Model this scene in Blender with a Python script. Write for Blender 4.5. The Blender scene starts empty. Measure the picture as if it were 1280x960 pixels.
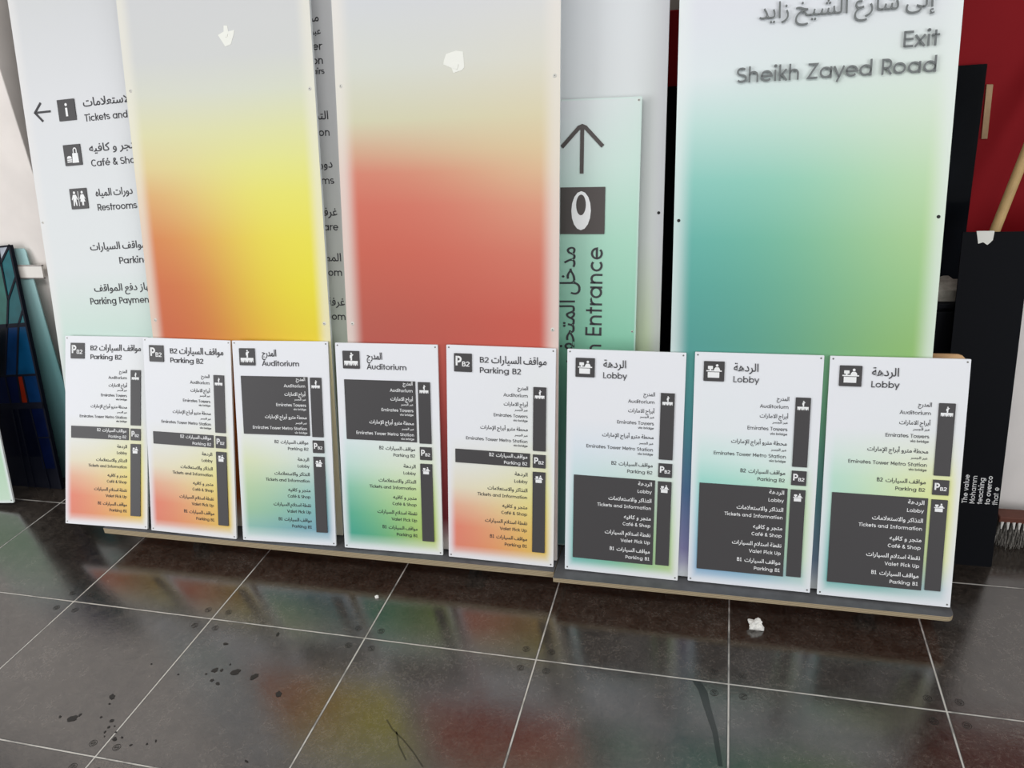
import bpy, bmesh, math, random, unicodedata
from mathutils import Matrix, Vector, noise
C = bpy.context.scene.collection
sc = bpy.context.scene
R = math.radians
# ------------------------------------------------------------------ camera
F_PX, YAW, PITCH, ROLL = 994.53, -0.2802, 0.4275, -0.0817
fw = Vector((math.sin(YAW)*math.cos(PITCH), math.cos(YAW)*math.cos(PITCH), -math.sin(PITCH)))
r0 = Vector((math.cos(YAW), -math.sin(YAW), 0)); u0 = r0.cross(fw)
cr = r0*math.cos(ROLL) + u0*math.sin(ROLL); cu = -r0*math.sin(ROLL) + u0*math.cos(ROLL)
cam = bpy.data.cameras.new('camera'); cam.sensor_width = 36; cam.lens = 36*F_PX/1280
cam_o = bpy.data.objects.new('camera', cam); C.objects.link(cam_o)
m = Matrix((cr, cu, -fw)).transposed().to_4x4(); m.translation = (2.3391, -1.8906, 1.8776)
cam_o.matrix_world = m
sc.camera = cam_o
# ------------------------------------------------------------------ light
sc.view_settings.view_transform = 'Standard'; sc.view_settings.look = 'None'
sc.view_settings.exposure = 0.06; sc.view_settings.gamma = 1.0; sc.view_settings.use_curve_mapping = False
wd = bpy.data.worlds.new('workshop_air'); sc.world = wd; wd.use_nodes = True
wd.node_tree.nodes['Background'].inputs[0].default_value = (0.95, 0.97, 1.0, 1)
wd.node_tree.nodes['Background'].inputs[1].default_value = 0.34
def area(name, loc, rot, sx, sy, power, col=(1, 1, 1)):
    l = bpy.data.lights.new(name, 'AREA'); l.shape = 'RECTANGLE'; l.size = sx; l.size_y = sy; l.energy = power; l.color = col
    o = bpy.data.objects.new(name, l); C.objects.link(o); o.location = loc; o.rotation_euler = rot
    return o
area('ceiling_lamp', (0.9, -2.2, 3.8), (R(35), 0, 0), 6.0, 0.8, 75, (1.0, 0.99, 0.97))
area('left_fill_light', (-3.8, -4.0, 1.9), (R(90), 0, R(-50)), 3.4, 3.0, 150, (0.97, 0.985, 1.0))  # unseen fill added at front left to brighten the signs, no real doorway
area('right_fill_light', (6.4, -4.2, 2.0), (R(88), 0, R(46)), 3.4, 2.6, 125, (0.97, 0.985, 1.0))  # matching fill added at front right, no real window; keeps panel gaps dark
# ------------------------------------------------------------------ helpers
def lin(c):
    c = c/255.0
    return c/12.92 if c <= 0.04045 else ((c+0.055)/1.055)**2.4
def srgb(r, g, b): return (lin(r), lin(g), lin(b), 1)
def mat(name, col, rough=0.5, spec=0.5, metal=0.0, var=0.0, scale=20.0, bump=0.0, **kw):
    """one principled material, with an optional mottle of its own colour"""
    M = bpy.data.materials.new(name); M.use_nodes = True
    nt = M.node_tree; b = nt.nodes['Principled BSDF']
    b.inputs['Base Color'].default_value = col; b.inputs['Roughness'].default_value = rough
    b.inputs['Specular IOR Level'].default_value = spec; b.inputs['Metallic'].default_value = metal
    for k, v in kw.items(): b.inputs[k.replace('_', ' ')].default_value = v
    if var or bump:
        tc = nt.nodes.new('ShaderNodeTexCoord'); n = nt.nodes.new('ShaderNodeTexNoise')
        n.inputs['Scale'].default_value = scale; n.inputs['Detail'].default_value = 6
        nt.links.new(tc.outputs['Object'], n.inputs['Vector'])
        if var:
            cr_ = nt.nodes.new('ShaderNodeValToRGB')
            cr_.color_ramp.elements[0].position = .3; cr_.color_ramp.elements[1].position = .7
            cr_.color_ramp.elements[0].color = tuple(max(0, x*(1-var)) for x in col[:3])+(1,)
            cr_.color_ramp.elements[1].color = tuple(min(1, x*(1+var)) for x in col[:3])+(1,)
            nt.links.new(n.outputs['Fac'], cr_.inputs['Fac']); nt.links.new(cr_.outputs['Color'], b.inputs['Base Color'])
        if bump:
            bp = nt.nodes.new('ShaderNodeBump'); bp.inputs['Strength'].default_value = bump; bp.inputs['Distance'].default_value = .002
            nt.links.new(n.outputs['Fac'], bp.inputs['Height']); nt.links.new(bp.outputs['Normal'], b.inputs['Normal'])
    return M
def link(name, me, mt=None, parent=None):
    o = bpy.data.objects.new(name, me); C.objects.link(o)
    if mt is not None:
        for x in (mt if isinstance(mt, list) else [mt]): me.materials.append(x)
    if parent is not None: o.parent = parent
    return o
def tag(o, label, cat, group=None):
    o['label'] = label; o['category'] = cat
    if group: o['group'] = group
    return o
def struct(o): o['kind'] = 'structure'; return o
def empty(name, loc=(0, 0, 0), mw=None):
    o = bpy.data.objects.new(name, None); C.objects.link(o); o.empty_display_size = .05
    if mw is not None: o.matrix_world = mw
    else: o.location = loc
    return o
class MB:
    """collects faces for ONE mesh object"""
    def __init__(s): s.v = []; s.f = []; s.mi = []
    def raw(s, vs, fs, mi=0):
        b = len(s.v); s.v += [tuple(x) for x in vs]; s.f += [[b+i for i in f] for f in fs]; s.mi += [mi]*len(fs)
    def box(s, x0, x1, y0, y1, z0, z1, mi=0):
        s.raw([(x0,y0,z0),(x1,y0,z0),(x1,y1,z0),(x0,y1,z0),(x0,y0,z1),(x1,y0,z1),(x1,y1,z1),(x0,y1,z1)],
              [(0,3,2,1),(4,5,6,7),(0,1,5,4),(1,2,6,5),(2,3,7,6),(3,0,4,7)], mi)
    def prism(s, pts, y0, y1, mi=0):
        """outline in x,z (counter-clockwise seen from -y) given depth from y0 (front) to y1"""
        n = len(pts)
        s.raw([(x, y0, z) for x, z in pts]+[(x, y1, z) for x, z in pts],
              [list(range(n)), list(range(2*n-1, n-1, -1))]+[[(i+1) % n, i, n+i, n+(i+1) % n] for i in range(n)], mi)
    def slab(s, pts, z0, z1, mi=0):
        n = len(pts)
        s.raw([(x, y, z0) for x, y in pts]+[(x, y, z1) for x, y in pts],
              [list(range(n-1, -1, -1)), list(range(n, 2*n))]+[[i, (i+1) % n, n+(i+1) % n, n+i] for i in range(n)], mi)
    def rect(s, x0, z0, x1, z1, y0, y1, r=0.0, mi=0): s.prism(rrect(x0, z0, x1, z1, r), y0, y1, mi)
    def disc(s, x, z, rx, rz, y0, y1, n=20, mi=0):
        s.prism([(x+rx*math.cos(2*math.pi*i/n), z+rz*math.sin(2*math.pi*i/n)) for i in range(n)], y0, y1, mi)
    def tube(s, p, q, r0_, r1_=None, n=14, mi=0):
        p = Vector(p); q = Vector(q); r1_ = r0_ if r1_ is None else r1_
        d = (q-p).normalized(); a = d.orthogonal().normalized(); b = d.cross(a)
        vs = []
        for c, rr in ((p, r0_), (q, r1_)):
            vs += [tuple(c+rr*(math.cos(2*math.pi*i/n)*a+math.sin(2*math.pi*i/n)*b)) for i in range(n)]
        s.raw(vs, [list(range(n-1, -1, -1)), list(range(n, 2*n))]+[[i, (i+1) % n, n+(i+1) % n, n+i] for i in range(n)], mi)
    def build(s, name, mt, parent=None, bevel=0.0, smooth=False):
        me = bpy.data.meshes.new(name); me.from_pydata(s.v, [], s.f)
        for p, i in zip(me.polygons, s.mi): p.material_index = i; p.use_smooth = smooth
        me.update()
        o = link(name, me, mt, parent)
        if bevel:
            bv = o.modifiers.new('bevel', 'BEVEL'); bv.width = bevel; bv.segments = 2; bv.limit_method = 'ANGLE'; bv.angle_limit = R(50)
        return o
def rrect(x0, z0, x1, z1, r=0.0, n=5):
    if r <= 0: return [(x0,z0),(x1,z0),(x1,z1),(x0,z1)]
    out = []
    for cx, cz, a in ((x1-r, z0+r, -90), (x1-r, z1-r, 0), (x0+r, z1-r, 90), (x0+r, z0+r, 180)):
        for i in range(n+1):
            t = R(a+90*i/n); out.append((cx+r*math.cos(t), cz+r*math.sin(t)))
    return out
# ---- lettering: a monoline geometric sans drawn with strokes (cap height = 1)
def arc(cx, cy, rx, ry, a0, a1):
    n = max(3, int(abs(a1-a0)/22)); return [(cx+rx*math.cos(R(a0+(a1-a0)*i/n)), cy+ry*math.sin(R(a0+(a1-a0)*i/n))) for i in range(n+1)]
def glyph(ch, w):
    t = w/2; X = .73; A = 1.05; D = -.29
    ry = X/2-t; rx = .385-t; cy = X/2; cx = .06+.385; st = .09+t; S = []
    ring = lambda c: (arc(c, cy, rx, ry, 0, 360)[:-1], True)
    ln = lambda *p: S.append((list(p), False))
    if ch in 'adgq':
        S.append(ring(cx)); x = cx+rx
        if ch == 'a': ln((x, X), (x, 0))
        if ch == 'd': ln((x, A), (x, 0))
        if ch == 'g': S.append(([(x, X), (x, -.02)]+arc(cx, -.02, rx, .27-t, 0, -145)[1:], False))
        return S, x+t+.09
    if ch in 'bpo':
        if ch == 'o': S.append(ring(cx)); return S, 2*cx
        c = .09+.385; S.append(ring(c)); x = st
        ln((x, A if ch == 'b' else X), (x, 0 if ch == 'b' else D)); return S, c+.385+.06
    if ch == 'c': S.append((arc(cx, cy, rx, ry, 45, 315), False)); return S, .78
    if ch in 'eé':
        S.append(([(cx-rx, cy), (cx+rx, cy)]+arc(cx, cy, rx, ry, 0, 318)[1:], False))
        if ch == 'é': ln((cx-.03, X+.09), (cx+.13, X+.3))
        return S, .86
    if ch == 'f': S.append(([(.2, 0), (.2, A-.22)]+arc(.2+.2-t, A-.22, .2-t, .22-t, 180, 80)[1:]+[(.46, A-t)], False)); ln((.03, X-t), (.44, X-t)); return S, .48
    if ch in 'hnu':
        W = .64; r = W/2-t
        if ch == 'u':
            S.append(([(st, X), (st, .32)]+arc(st+r, .32, r, .32-t, 180, 360)[1:]+[(st+2*r, X)], False)); return S, .09+W+.09
        ln((st, A if ch == 'h' else X), (st, 0))
        S.append(([(st, X-.32)]+arc(st+r, X-.32, r, .32-t, 180, 0)+[(st+2*r, 0)], False)); return S, .09+W+.09
    if ch == 'm':
        r = .255; ln((st, X), (st, 0))
        for k in (0, 1): S.append(([(st+2*r*k, X-.3)]+arc(st+2*r*k+r, X-.3, r, .3-t, 180, 0)+[(st+2*r*k+2*r, 0)], False))
        return S, st+4*r+t+.09
    if ch == 'i': ln((st, X), (st, 0)); S.append((arc(st, .98, w*.33, w*.33, 0, 360)[:-1], True)); return S, .18+w
    if ch == 'k': ln((st, A), (st, 0)); ln((.56, X), (st+.02, .29)); ln((.28, .42), (.6, 0)); return S, .64
    if ch == 'l': ln((st, A), (st, 0)); return S, .18+w
    if ch == 'r': ln((st, X), (st, 0)); S.append(([(st, X-.33)]+arc(st+.28, X-.33, .28, .33-t, 180, 80)+[(.46, X-t)], False)); return S, .5
    if ch == 's':
        q = (X-w)/4; c = .31; qx = .25-t*.4
        S.append((arc(c, X-t-q, qx, q, 35, 270)+arc(c, t+q, qx+.02, q, 90, -145)[1:], False)); return S, .64
    if ch == 't': ln((.24, X+.24), (.24, 0)); ln((.03, X-t), (.46, X-t)); return S, .49
    if ch == 'v': ln((.05, X), (.34, 0)); ln((.63, X), (.34, 0)); return S, .68
    if ch == 'w': ln((.04, X), (.28, 0), (.5, X), (.72, 0), (.96, X)); return S, 1.0
    if ch == 'x': ln((.06, X), (.6, 0)); ln((.6, X), (.06, 0)); return S, .66
    if ch == 'y': ln((.05, X), (.36, .02)); ln((.66, X), (.24, D)); return S, .7
    if ch == 'A': ln((.05, 0), (.43, 1-t*.6), (.81, 0)); ln((.2, .33), (.66, .33)); return S, .86
    if ch == 'B':
        S.append(([(st, t), (.44, t)]+arc(.44, .27+t/2, .21, .27-t/2, -90, 90)[1:]+[(st, .54)], False))
        S.append(([(st, .54), (.4, .54)]+arc(.4, (1.54-t)/2, .19, (.46-t)/2, -90, 90)[1:]+[(st, 1-t)], False)); ln((st, 0), (st, 1)); return S, .75
    if ch == 'C': S.append((arc(.52, .5, .46-t, .5-t, 48, 312), False)); return S, .92
    if ch == 'E': ln((st, 0), (st, 1)); [ln((st, y), (.64, y)) for y in (t, .5, 1-t)]; return S, .7
    if ch == 'I': ln((.3, 0), (.3, 1)); ln((.08, t), (.52, t)); ln((.08, 1-t), (.52, 1-t)); return S, .6
    if ch == 'L': ln((st, 1), (st, t), (.6, t)); return S, .64
    if ch == 'M': ln((st, 0), (st, 1)); ln((.92-st+.09, 1), (.92-st+.09, 0)); ln((st, 1-t), (.5, .3), (.92-st+.09, 1-t)); return S, 1.0
    if ch in 'PR':
        S.append(([(st, .42), (.4, .42)]+arc(.4, .71-t/2, .24, .29-t/2, -90, 90)[1:]+[(st, 1-t)], False)); ln((st, 0), (st, 1))
        if ch == 'R': ln((.4, .42), (.68, 0))
        return S, .72 if ch == 'R' else .69
    if ch == 'S':
        q = (1-w)/4; c = .37; S.append((arc(c, 1-t-q, .3-t*.5, q, 38, 270)+arc(c, t+q, .32-t*.5, q, 90, -148)[1:], False)); return S, .74
    if ch == 'T': ln((.36, 0), (.36, 1)); ln((.03, 1-t), (.69, 1-t)); return S, .72
    if ch == 'U': S.append(([(st, 1), (st, .36)]+arc(.43, .36, .43-st, .36-t, 180, 360)[1:]+[(.86-st, 1)], False)); return S, .86
    if ch == 'V': ln((.05, 1), (.42, 0)); ln((.79, 1), (.42, 0)); return S, .84
    if ch == 'Z': ln((.08, 1-t), (.64, 1-t), (.08, t), (.68, t)); return S, .75
    if ch == '1': ln((.1, .78), (.32, 1-t), (.32, 0)); ln((.08, t), (.54, t)); return S, .6
    if ch == '2': S.append((arc(.35, .7, .25, .3-t, 165, -35)+[(.1, t), (.64, t)], False)); return S, .7
    if ch == '&':
        ln((.74, 0), (.22, .64), (.2, .8), (.28, .93), (.4, .95), (.5, .87), (.49, .74), (.16, .42), (.11, .25), (.2, .09), (.36, .05), (.54, .14), (.68, .42)); return S, .8
    return S, .42
def stroke(mb, pts, closed, w, y0, y1, tf):
    n = len(pts)
    P = [p for i, p in enumerate(pts) if i == 0 or (abs(p[0]-pts[i-1][0])+abs(p[1]-pts[i-1][1])) > 1e-6]; n = len(P)
    L = []; Rr = []
    for i in range(n):
        a = P[(i-1) % n] if (closed or i > 0) else None; b = P[(i+1) % n] if (closed or i < n-1) else None
        def nrm(p, q):
            d = math.hypot(q[0]-p[0], q[1]-p[1]); return (-(q[1]-p[1])/d, (q[0]-p[0])/d)
        if a is None: nx, ny = nrm(P[i], b); k = 1
        elif b is None: nx, ny = nrm(a, P[i]); k = 1
        else:
            n1 = nrm(a, P[i]); n2 = nrm(P[i], b); nx, ny = n1[0]+n2[0], n1[1]+n2[1]; d = math.hypot(nx, ny) or 1e-6
            nx /= d; ny /= d; k = 1/max(.45, nx*n1[0]+ny*n1[1])
        L.append((P[i][0]+nx*k*w/2, P[i][1]+ny*k*w/2)); Rr.append((P[i][0]-nx*k*w/2, P[i][1]-ny*k*w/2))
    vs = []
    for y in (y0, y1): vs += [(tf(*p)[0], y, tf(*p)[1]) for p in L]+[(tf(*p)[0], y, tf(*p)[1]) for p in Rr]
    fs = []; m_ = n if closed else n-1
    for i in range(m_):
        j = (i+1) % n
        fs += [(n+i, n+j, j, i), (2*n+i, 2*n+j, j, i)[::-1], (3*n+j, 3*n+i, n+i, n+j)[::-1]]
    if not closed: fs += [(0, 2*n, 3*n, n)[::-1], (n-1, n+n-1, 4*n-1, 3*n-1)[::-1]]
    mb.raw(vs, fs)
def latin(mb, s, x, z, cap, y0, y1, align='L', width=None, w=.13, rot=0):
    gs = [glyph(c, w) for c in s]; tot = sum(g[1] for g in gs); sx = (width/tot) if width else cap
    if align == 'R': x -= tot*sx if not rot else 0
    cx = 0
    for S, adv in gs:
        for pts, cl in S:
            if rot: tf = lambda a, b, c=cx: (x-b*cap, z+(a+c)*sx)
            else: tf = lambda a, b, c=cx: (x+(a+c)*sx, z+b*cap)
            stroke(mb, pts, cl, w, y0, y1, tf)
        cx += adv
    return tot*sx
# ---- Arabic: contextual forms in visual order, outlines from Blender's own default font
FORMS = {}
for cp in range(0xFE80, 0xFEFD):
    d = unicodedata.decomposition(chr(cp)).split()
    if d: FORMS.setdefault(tuple(int(x, 16) for x in d[1:]), {})[d[0].strip('<>')] = chr(cp)
def shape(s):
    out = []; i = 0; cs = [ord(c) for c in s]
    units = []
    while i < len(cs):
        if i+1 < len(cs) and (cs[i], cs[i+1]) in FORMS: units.append((cs[i], cs[i+1])); i += 2
        else: units.append((cs[i],)); i += 1
    dual = lambda k: 'initial' in FORMS.get(k, {}); join = lambda k: 'final' in FORMS.get(k, {})
    for i, k in enumerate(units):
        if k not in FORMS: out.append(chr(k[0])); continue
        p = i > 0 and dual(units[i-1]) and join(k); n = i+1 < len(units) and dual(k) and join(units[i+1])
        f = FORMS[k]; out.append(f['medial' if p and n else 'final' if p else 'initial' if n else 'isolated'])
    return ''.join(reversed(out))
AR = {}
def arabic_word(s, bold):
    c = bpy.data.curves.new('lettering', 'FONT'); c.body = shape(s); c.size = 1; c.extrude = .5; c.resolution_u = 3; c.offset = bold
    o = bpy.data.objects.new('lettering', c); C.objects.link(o)
    me = o.evaluated_get(bpy.context.evaluated_depsgraph_get()).to_mesh()
    vs = [tuple(v.co) for v in me.vertices]; fs = [tuple(p.vertices) for p in me.polygons]
    o.to_mesh_clear(); bpy.data.objects.remove(o); bpy.data.curves.remove(c)
    return vs, fs
def arabic_raw(s, bold):
    if (s, bold) not in AR:
        V = []; Fc = []; x = 0
        for wd_ in reversed(s.split(' ')):
            vs, fs = arabic_word(wd_, bold); a = min(v[0] for v in vs); b = max(v[0] for v in vs); n = len(V)
            V += [(v[0]-a+x, v[1], v[2]) for v in vs]; Fc += [tuple(i+n for i in f) for f in fs]; x += b-a+.29
        AR[s, bold] = (V, Fc, 0, x-.29)
    return AR[s, bold]
def arabic(mb, s, x, z, size, y0, y1, align='L', width=None, bold=.008, rot=0):
    vs, fs, a, b = arabic_raw(s, bold); k = (width/(b-a)) if width else size
    size = size if size else k
    if rot: mb.raw([(x-v[1]*size, (y0+y1)/2-v[2]*(y1-y0), z+(v[0]-(b if align == 'R' else a))*k) for v in vs], fs)
    else: mb.raw([(x+(v[0]-(b if align == 'R' else a))*k, (y0+y1)/2-v[2]*(y1-y0), z+v[1]*size) for v in vs], fs)
    return (b-a)*k
# ---- printed gradient faces: rows of colours laid over the sheet, fading to the pale border of the print
WHITE = (233, 234, 238)
def base(c, k=.86): 
    w = lin(238); return tuple(min(.95, lin(x)/w*k) for x in c)+(1,)
def printed(name, w, h, rows, b0=.004, b1=.05, border=WHITE, rough=.42, fade=.66):
    M = bpy.data.materials.new(name); M.use_nodes = True; nt = M.node_tree; N = nt.nodes.new; Lk = nt.links.new
    bs = nt.nodes['Principled BSDF']; bs.inputs['Roughness'].default_value = rough; bs.inputs['Specular IOR Level'].default_value = .15
    tc = N('ShaderNodeTexCoord'); sp = N('ShaderNodeSeparateXYZ'); Lk(tc.outputs['Object'], sp.inputs[0])
    def math_(op, a, b=None):
        n = N('ShaderNodeMath'); n.operation = op
        for i, v in enumerate((a, b)):
            if v is None: continue
            if isinstance(v, (int, float)): n.inputs[i].default_value = v
            else: Lk(v, n.inputs[i])
        return n.outputs[0]
    x, z = sp.outputs['X'], sp.outputs['Z']
    u = math_('DIVIDE', x, w); cur = None; pz = None
    for rz, cols in rows:
        rp = N('ShaderNodeValToRGB'); rp.color_ramp.interpolation = 'B_SPLINE' if len(cols) > 2 else 'EASE'
        els = rp.color_ramp.elements; n = len(cols)
        while len(els) < n: els.new(.5)
        for i, c in enumerate(cols): els[i].position = .08+.84*i/(n-1); els[i].color = base(c)
        Lk(u, rp.inputs['Fac'])
        if cur is None: cur = rp.outputs['Color']
        else:
            mr = N('ShaderNodeMapRange'); mr.inputs['From Min'].default_value = pz; mr.inputs['From Max'].default_value = rz; Lk(z, mr.inputs['Value'])
            mx = N('ShaderNodeMix'); mx.data_type = 'RGBA'; Lk(mr.outputs['Result'], mx.inputs['Factor']); Lk(cur, mx.inputs['A']); Lk(rp.outputs['Color'], mx.inputs['B']); cur = mx.outputs['Result']
        pz = rz
    bm_ = N('ShaderNodeMix'); bm_.data_type = 'RGBA'; bm_.inputs['Factor'].default_value = fade; Lk(cur, bm_.inputs['A']); bm_.inputs['B'].default_value = base(border)
    d = math_('MINIMUM', math_('MINIMUM', x, math_('SUBTRACT', w, x)), math_('MINIMUM', z, math_('SUBTRACT', h, z)))
    mr = N('ShaderNodeMapRange'); mr.interpolation_type = 'SMOOTHSTEP'; mr.inputs['From Min'].default_value = b0; mr.inputs['From Max'].default_value = b1; Lk(d, mr.inputs['Value'])
    mx = N('ShaderNodeMix'); mx.data_type = 'RGBA'; Lk(mr.outputs['Result'], mx.inputs['Factor']); Lk(bm_.outputs['Result'], mx.inputs['A']); Lk(cur, mx.inputs['B'])
    Lk(mx.outputs['Result'], bs.inputs['Base Color'])
    return M
def pose(x, y, z, yaw, lean, roll):
    r = Vector((math.cos(yaw), math.sin(yaw), 0)); n = Vector((-math.sin(yaw), math.cos(yaw), 0))
    u = math.cos(lean)*Vector((0, 0, 1))+math.sin(lean)*n
    r2 = math.cos(roll)*r+math.sin(roll)*u; u2 = -math.sin(roll)*r+math.cos(roll)*u
    m = Matrix((r2, u2.cross(r2), u2)).transposed().to_4x4(); m.translation = (x, y, z); return m
# ------------------------------------------------------------------ materials
m_ink = mat('charcoal_acrylic', srgb(72, 70, 71), .45, .35)
m_letter = mat('charcoal_lettering', srgb(66, 65, 68), .5, .3)
m_grey_letter = mat('grey_raised_letter', srgb(112, 116, 116), .5, .3)
m_brown_ink = mat('warm_charcoal_acrylic', srgb(82, 76, 74), .45, .35)
m_white = mat('white_lettering', srgb(240, 240, 240), .5, .3)
m_edge = mat('acrylic_edge', base((225, 228, 226)), .3, .5)
m_screw = mat('dull_screw', srgb(120, 118, 112), .4, .5, .6)
m_hole = mat('drilled_hole', (.008, .008, .008, 1), .7)
m_bead = mat('clear_bead', base((214, 212, 204)), .3)
m_black = mat('black_gloss_sheet', (.005, .006, .008, 1), .10, .10, var=.5, scale=3)
m_blackm = mat('black_matt_board', (.0045, .005, .007, 1), .6, .08)
m_red = mat('dark_red_paint', srgb(142, 20, 28), .6, .12, var=.08, scale=2)
m_cream = mat('cream_plaster', srgb(240, 232, 226), .8, .2, var=.06, scale=5)
m_wallback = mat('grey_brown_wall', srgb(120, 112, 104), .85, .2, var=.2, scale=3)
m_ply_top = mat('grey_film_face', srgb(88, 88, 90), .5, .4, var=.2, scale=25)
m_ply_bot = mat('red_brown_film_face', srgb(236, 116, 46), .5, .3, var=.3, scale=14)
m_wood = mat('pale_plywood', srgb(205, 165, 120), .6, .3, var=.12, scale=12)
m_stick = mat('pine_pole', srgb(196, 164, 112), .55, .3, var=.15, scale=18)
m_foam = mat('white_foam', srgb(232, 230, 224), .8, .2, var=.05, scale=60, bump=.6)
m_paper = mat('white_torn_tape', srgb(236, 236, 228), .7, .2)
m_kraft = mat('brown_packing_tape', srgb(178, 146, 110), .5, .3, var=.12, scale=30)
# ------------------------------------------------------------------ setting
def floor_material():
    M = bpy.data.materials.new('stained_access_floor_tile'); M.use_nodes = True; nt = M.node_tree; N = nt.nodes.new; Lk = nt.links.new
    bs = nt.nodes['Principled BSDF']; tc = N('ShaderNodeTexCoord'); sp = N('ShaderNodeSeparateXYZ'); Lk(tc.outputs['Object'], sp.inputs[0])
    def mth(op, a, b=None):
        n = N('ShaderNodeMath'); n.operation = op
        for i, v in enumerate((a, b)):
            if v is None: continue
            if isinstance(v, (int, float)): n.inputs[i].default_value = v
            else: Lk(v, n.inputs[i])
        return n.outputs[0]
    def nz(scale, detail=6, rough=.6, dist=0):
        n = N('ShaderNodeTexNoise'); n.inputs['Scale'].default_value = scale; n.inputs['Detail'].default_value = detail; n.inputs['Roughness'].default_value = rough; n.inputs['Distortion'].default_value = dist
        Lk(tc.outputs['Object'], n.inputs['Vector']); return n.outputs['Fac']
    def ramp(f, stops):
        r = N('ShaderNodeValToRGB'); e = r.color_ramp.elements
        while len(e) < len(stops): e.new(.5)
        for i, (p, c) in enumerate(stops): e[i].position = p; e[i].color = c
        Lk(f, r.inputs['Fac']); return r.outputs['Color']
    def mix(f, a, b, bt='MIX'):
        m_ = N('ShaderNodeMix'); m_.data_type = 'RGBA'; m_.blend_type = bt
        for k, v in (('Factor', f), ('A', a), ('B', b)):
            if isinstance(v, (int, float)): m_.inputs[k].default_value = v
            elif isinstance(v, tuple): m_.inputs[k].default_value = v
            else: Lk(v, m_.inputs[k])
        return m_.outputs['Result']
    big = ramp(nz(2.2, 8, .65, .6), [(.3, (.023, .018, .0145, 1)), (.5, (.043, .035, .029, 1)), (.7, (.070, .060, .052, 1))])
    fine = ramp(nz(110, 8, .8), [(.35, (.3, .3, .3, 1)), (.65, (1.8, 1.8, 1.8, 1))])
    col = mix(1.0, big, fine, 'MULTIPLY')
    tx = mth('FLOOR', mth('DIVIDE', sp.outputs['X'], .6)); ty = mth('FLOOR', mth('DIVIDE', sp.outputs['Y'], .6))
    cb = N('ShaderNodeCombineXYZ'); Lk(tx, cb.inputs[0]); Lk(ty, cb.inputs[1]); wn = N('ShaderNodeTexWhiteNoise'); Lk(cb.outputs[0], wn.inputs['Vector'])
    col = mix(1.0, col, ramp(wn.outputs['Value'], [(0, (.8, .8, .8, 1)), (1, (1.15, 1.13, 1.1, 1))]), 'MULTIPLY')
    col = mix(1.0, col, ramp(nz(24, 9, .75, .8), [(.34, (.5, .47, .45, 1)), (.66, (1.45, 1.45, 1.45, 1))]), 'MULTIPLY')
    # dusty pale smears
    col = mix(ramp(nz(5, 10, .8, 1.5), [(.58, (0, 0, 0, 1)), (.8, (.3, .3, .3, 1))]), col, (.10, .095, .09, 1))
    def dist(o):
        f = mth('FRACT', mth('DIVIDE', o, .6)); return mth('MULTIPLY', mth('MINIMUM', f, mth('SUBTRACT', 1.0, f)), .6)
    d = mth('MINIMUM', dist(sp.outputs['X']), dist(sp.outputs['Y']))
    wear = nz(9, 5)
    inner = mth('LESS_THAN', d, .0022); outer = mth('LESS_THAN', d, .0042)
    col = mix(outer, col, (.012, .011, .010, 1))
    col = mix(inner, col, ramp(wear, [(.33, (.14, .125, .11, 1)), (.5, (.60, .57, .52, 1))]))
    Lk(col, bs.inputs['Base Color'])
    rg = ramp(nz(11, 10, .8), [(.3, (.10, .10, .10, 1)), (.7, (.21, .21, .21, 1))])
    rg = mix(outer, rg, (.6, .6, .6, 1)); Lk(rg, bs.inputs['Roughness'])
    bs.inputs['IOR'].default_value = 2.15
    bp = N('ShaderNodeBump'); bp.inputs['Strength'].default_value = .10; bp.inputs['Distance'].default_value = .002; Lk(nz(90, 8, .7), bp.inputs['Height'])
    Lk(bp.outputs['Normal'], bs.inputs['Normal'])
    return M
b = MB(); b.box(-4.2, 7.2, -6, 2.4, -.06, 0); floor = struct(b.build('floor', floor_material()))
b = MB(); b.box(-4.2, 7.2, 1.9, 2.02, 0, 3.9); struct(b.build('wall_back', m_wallback))
b = MB(); b.box(-2.6, -.566, 1.0, 1.25, 0, 2.7); struct(b.build('wall_left', m_cream, bevel=.004))
# raised-floor lock screws at the tile corners
m_lock = mat('blackened_lock_ring', (.016, .014, .012, 1), .4)
def lock_mesh():
    b = MB(); n = 24
    for ri, ro in ((.0062, .0072), (.0108, .0120)):
        vs = []
        for i in range(n):
            a = 2*math.pi*i/n; vs += [(ri*math.cos(a), ri*math.sin(a), .0006), (ro*math.cos(a), ro*math.sin(a), .0006), (ri*math.cos(a), ri*math.sin(a), 0), (ro*math.cos(a), ro*math.sin(a), 0)]
        fs = []
        for i in range(n):
            j = (i+1) % n; fs += [(4*i, 4*i+1, 4*j+1, 4*j), (4*i+1, 4*i+3, 4*j+3, 4*j+1), (4*i, 4*j, 4*j+2, 4*i+2)]
        b.raw(vs, fs)
    b.box(-.0060, .0060, -.0011, .0011, 0, .0006)
    return b
lock0 = lock_mesh().build('lock_screw', m_lock, floor)
rnd = random.Random(4); first = True
for i in range(-1, 7):
    for j in (-2, -1, 0):
        for sx in (-1, 1):
            for sy in (-1, 1):
                o = lock0 if first else lock0.copy()
                if not first: C.objects.link(o)
                first = False; o.parent = floor
                o.location = (i*.6+sx*.042, j*.6+sy*.042, .0001); o.rotation_euler = (0, 0, rnd.uniform(0, 3))
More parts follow.
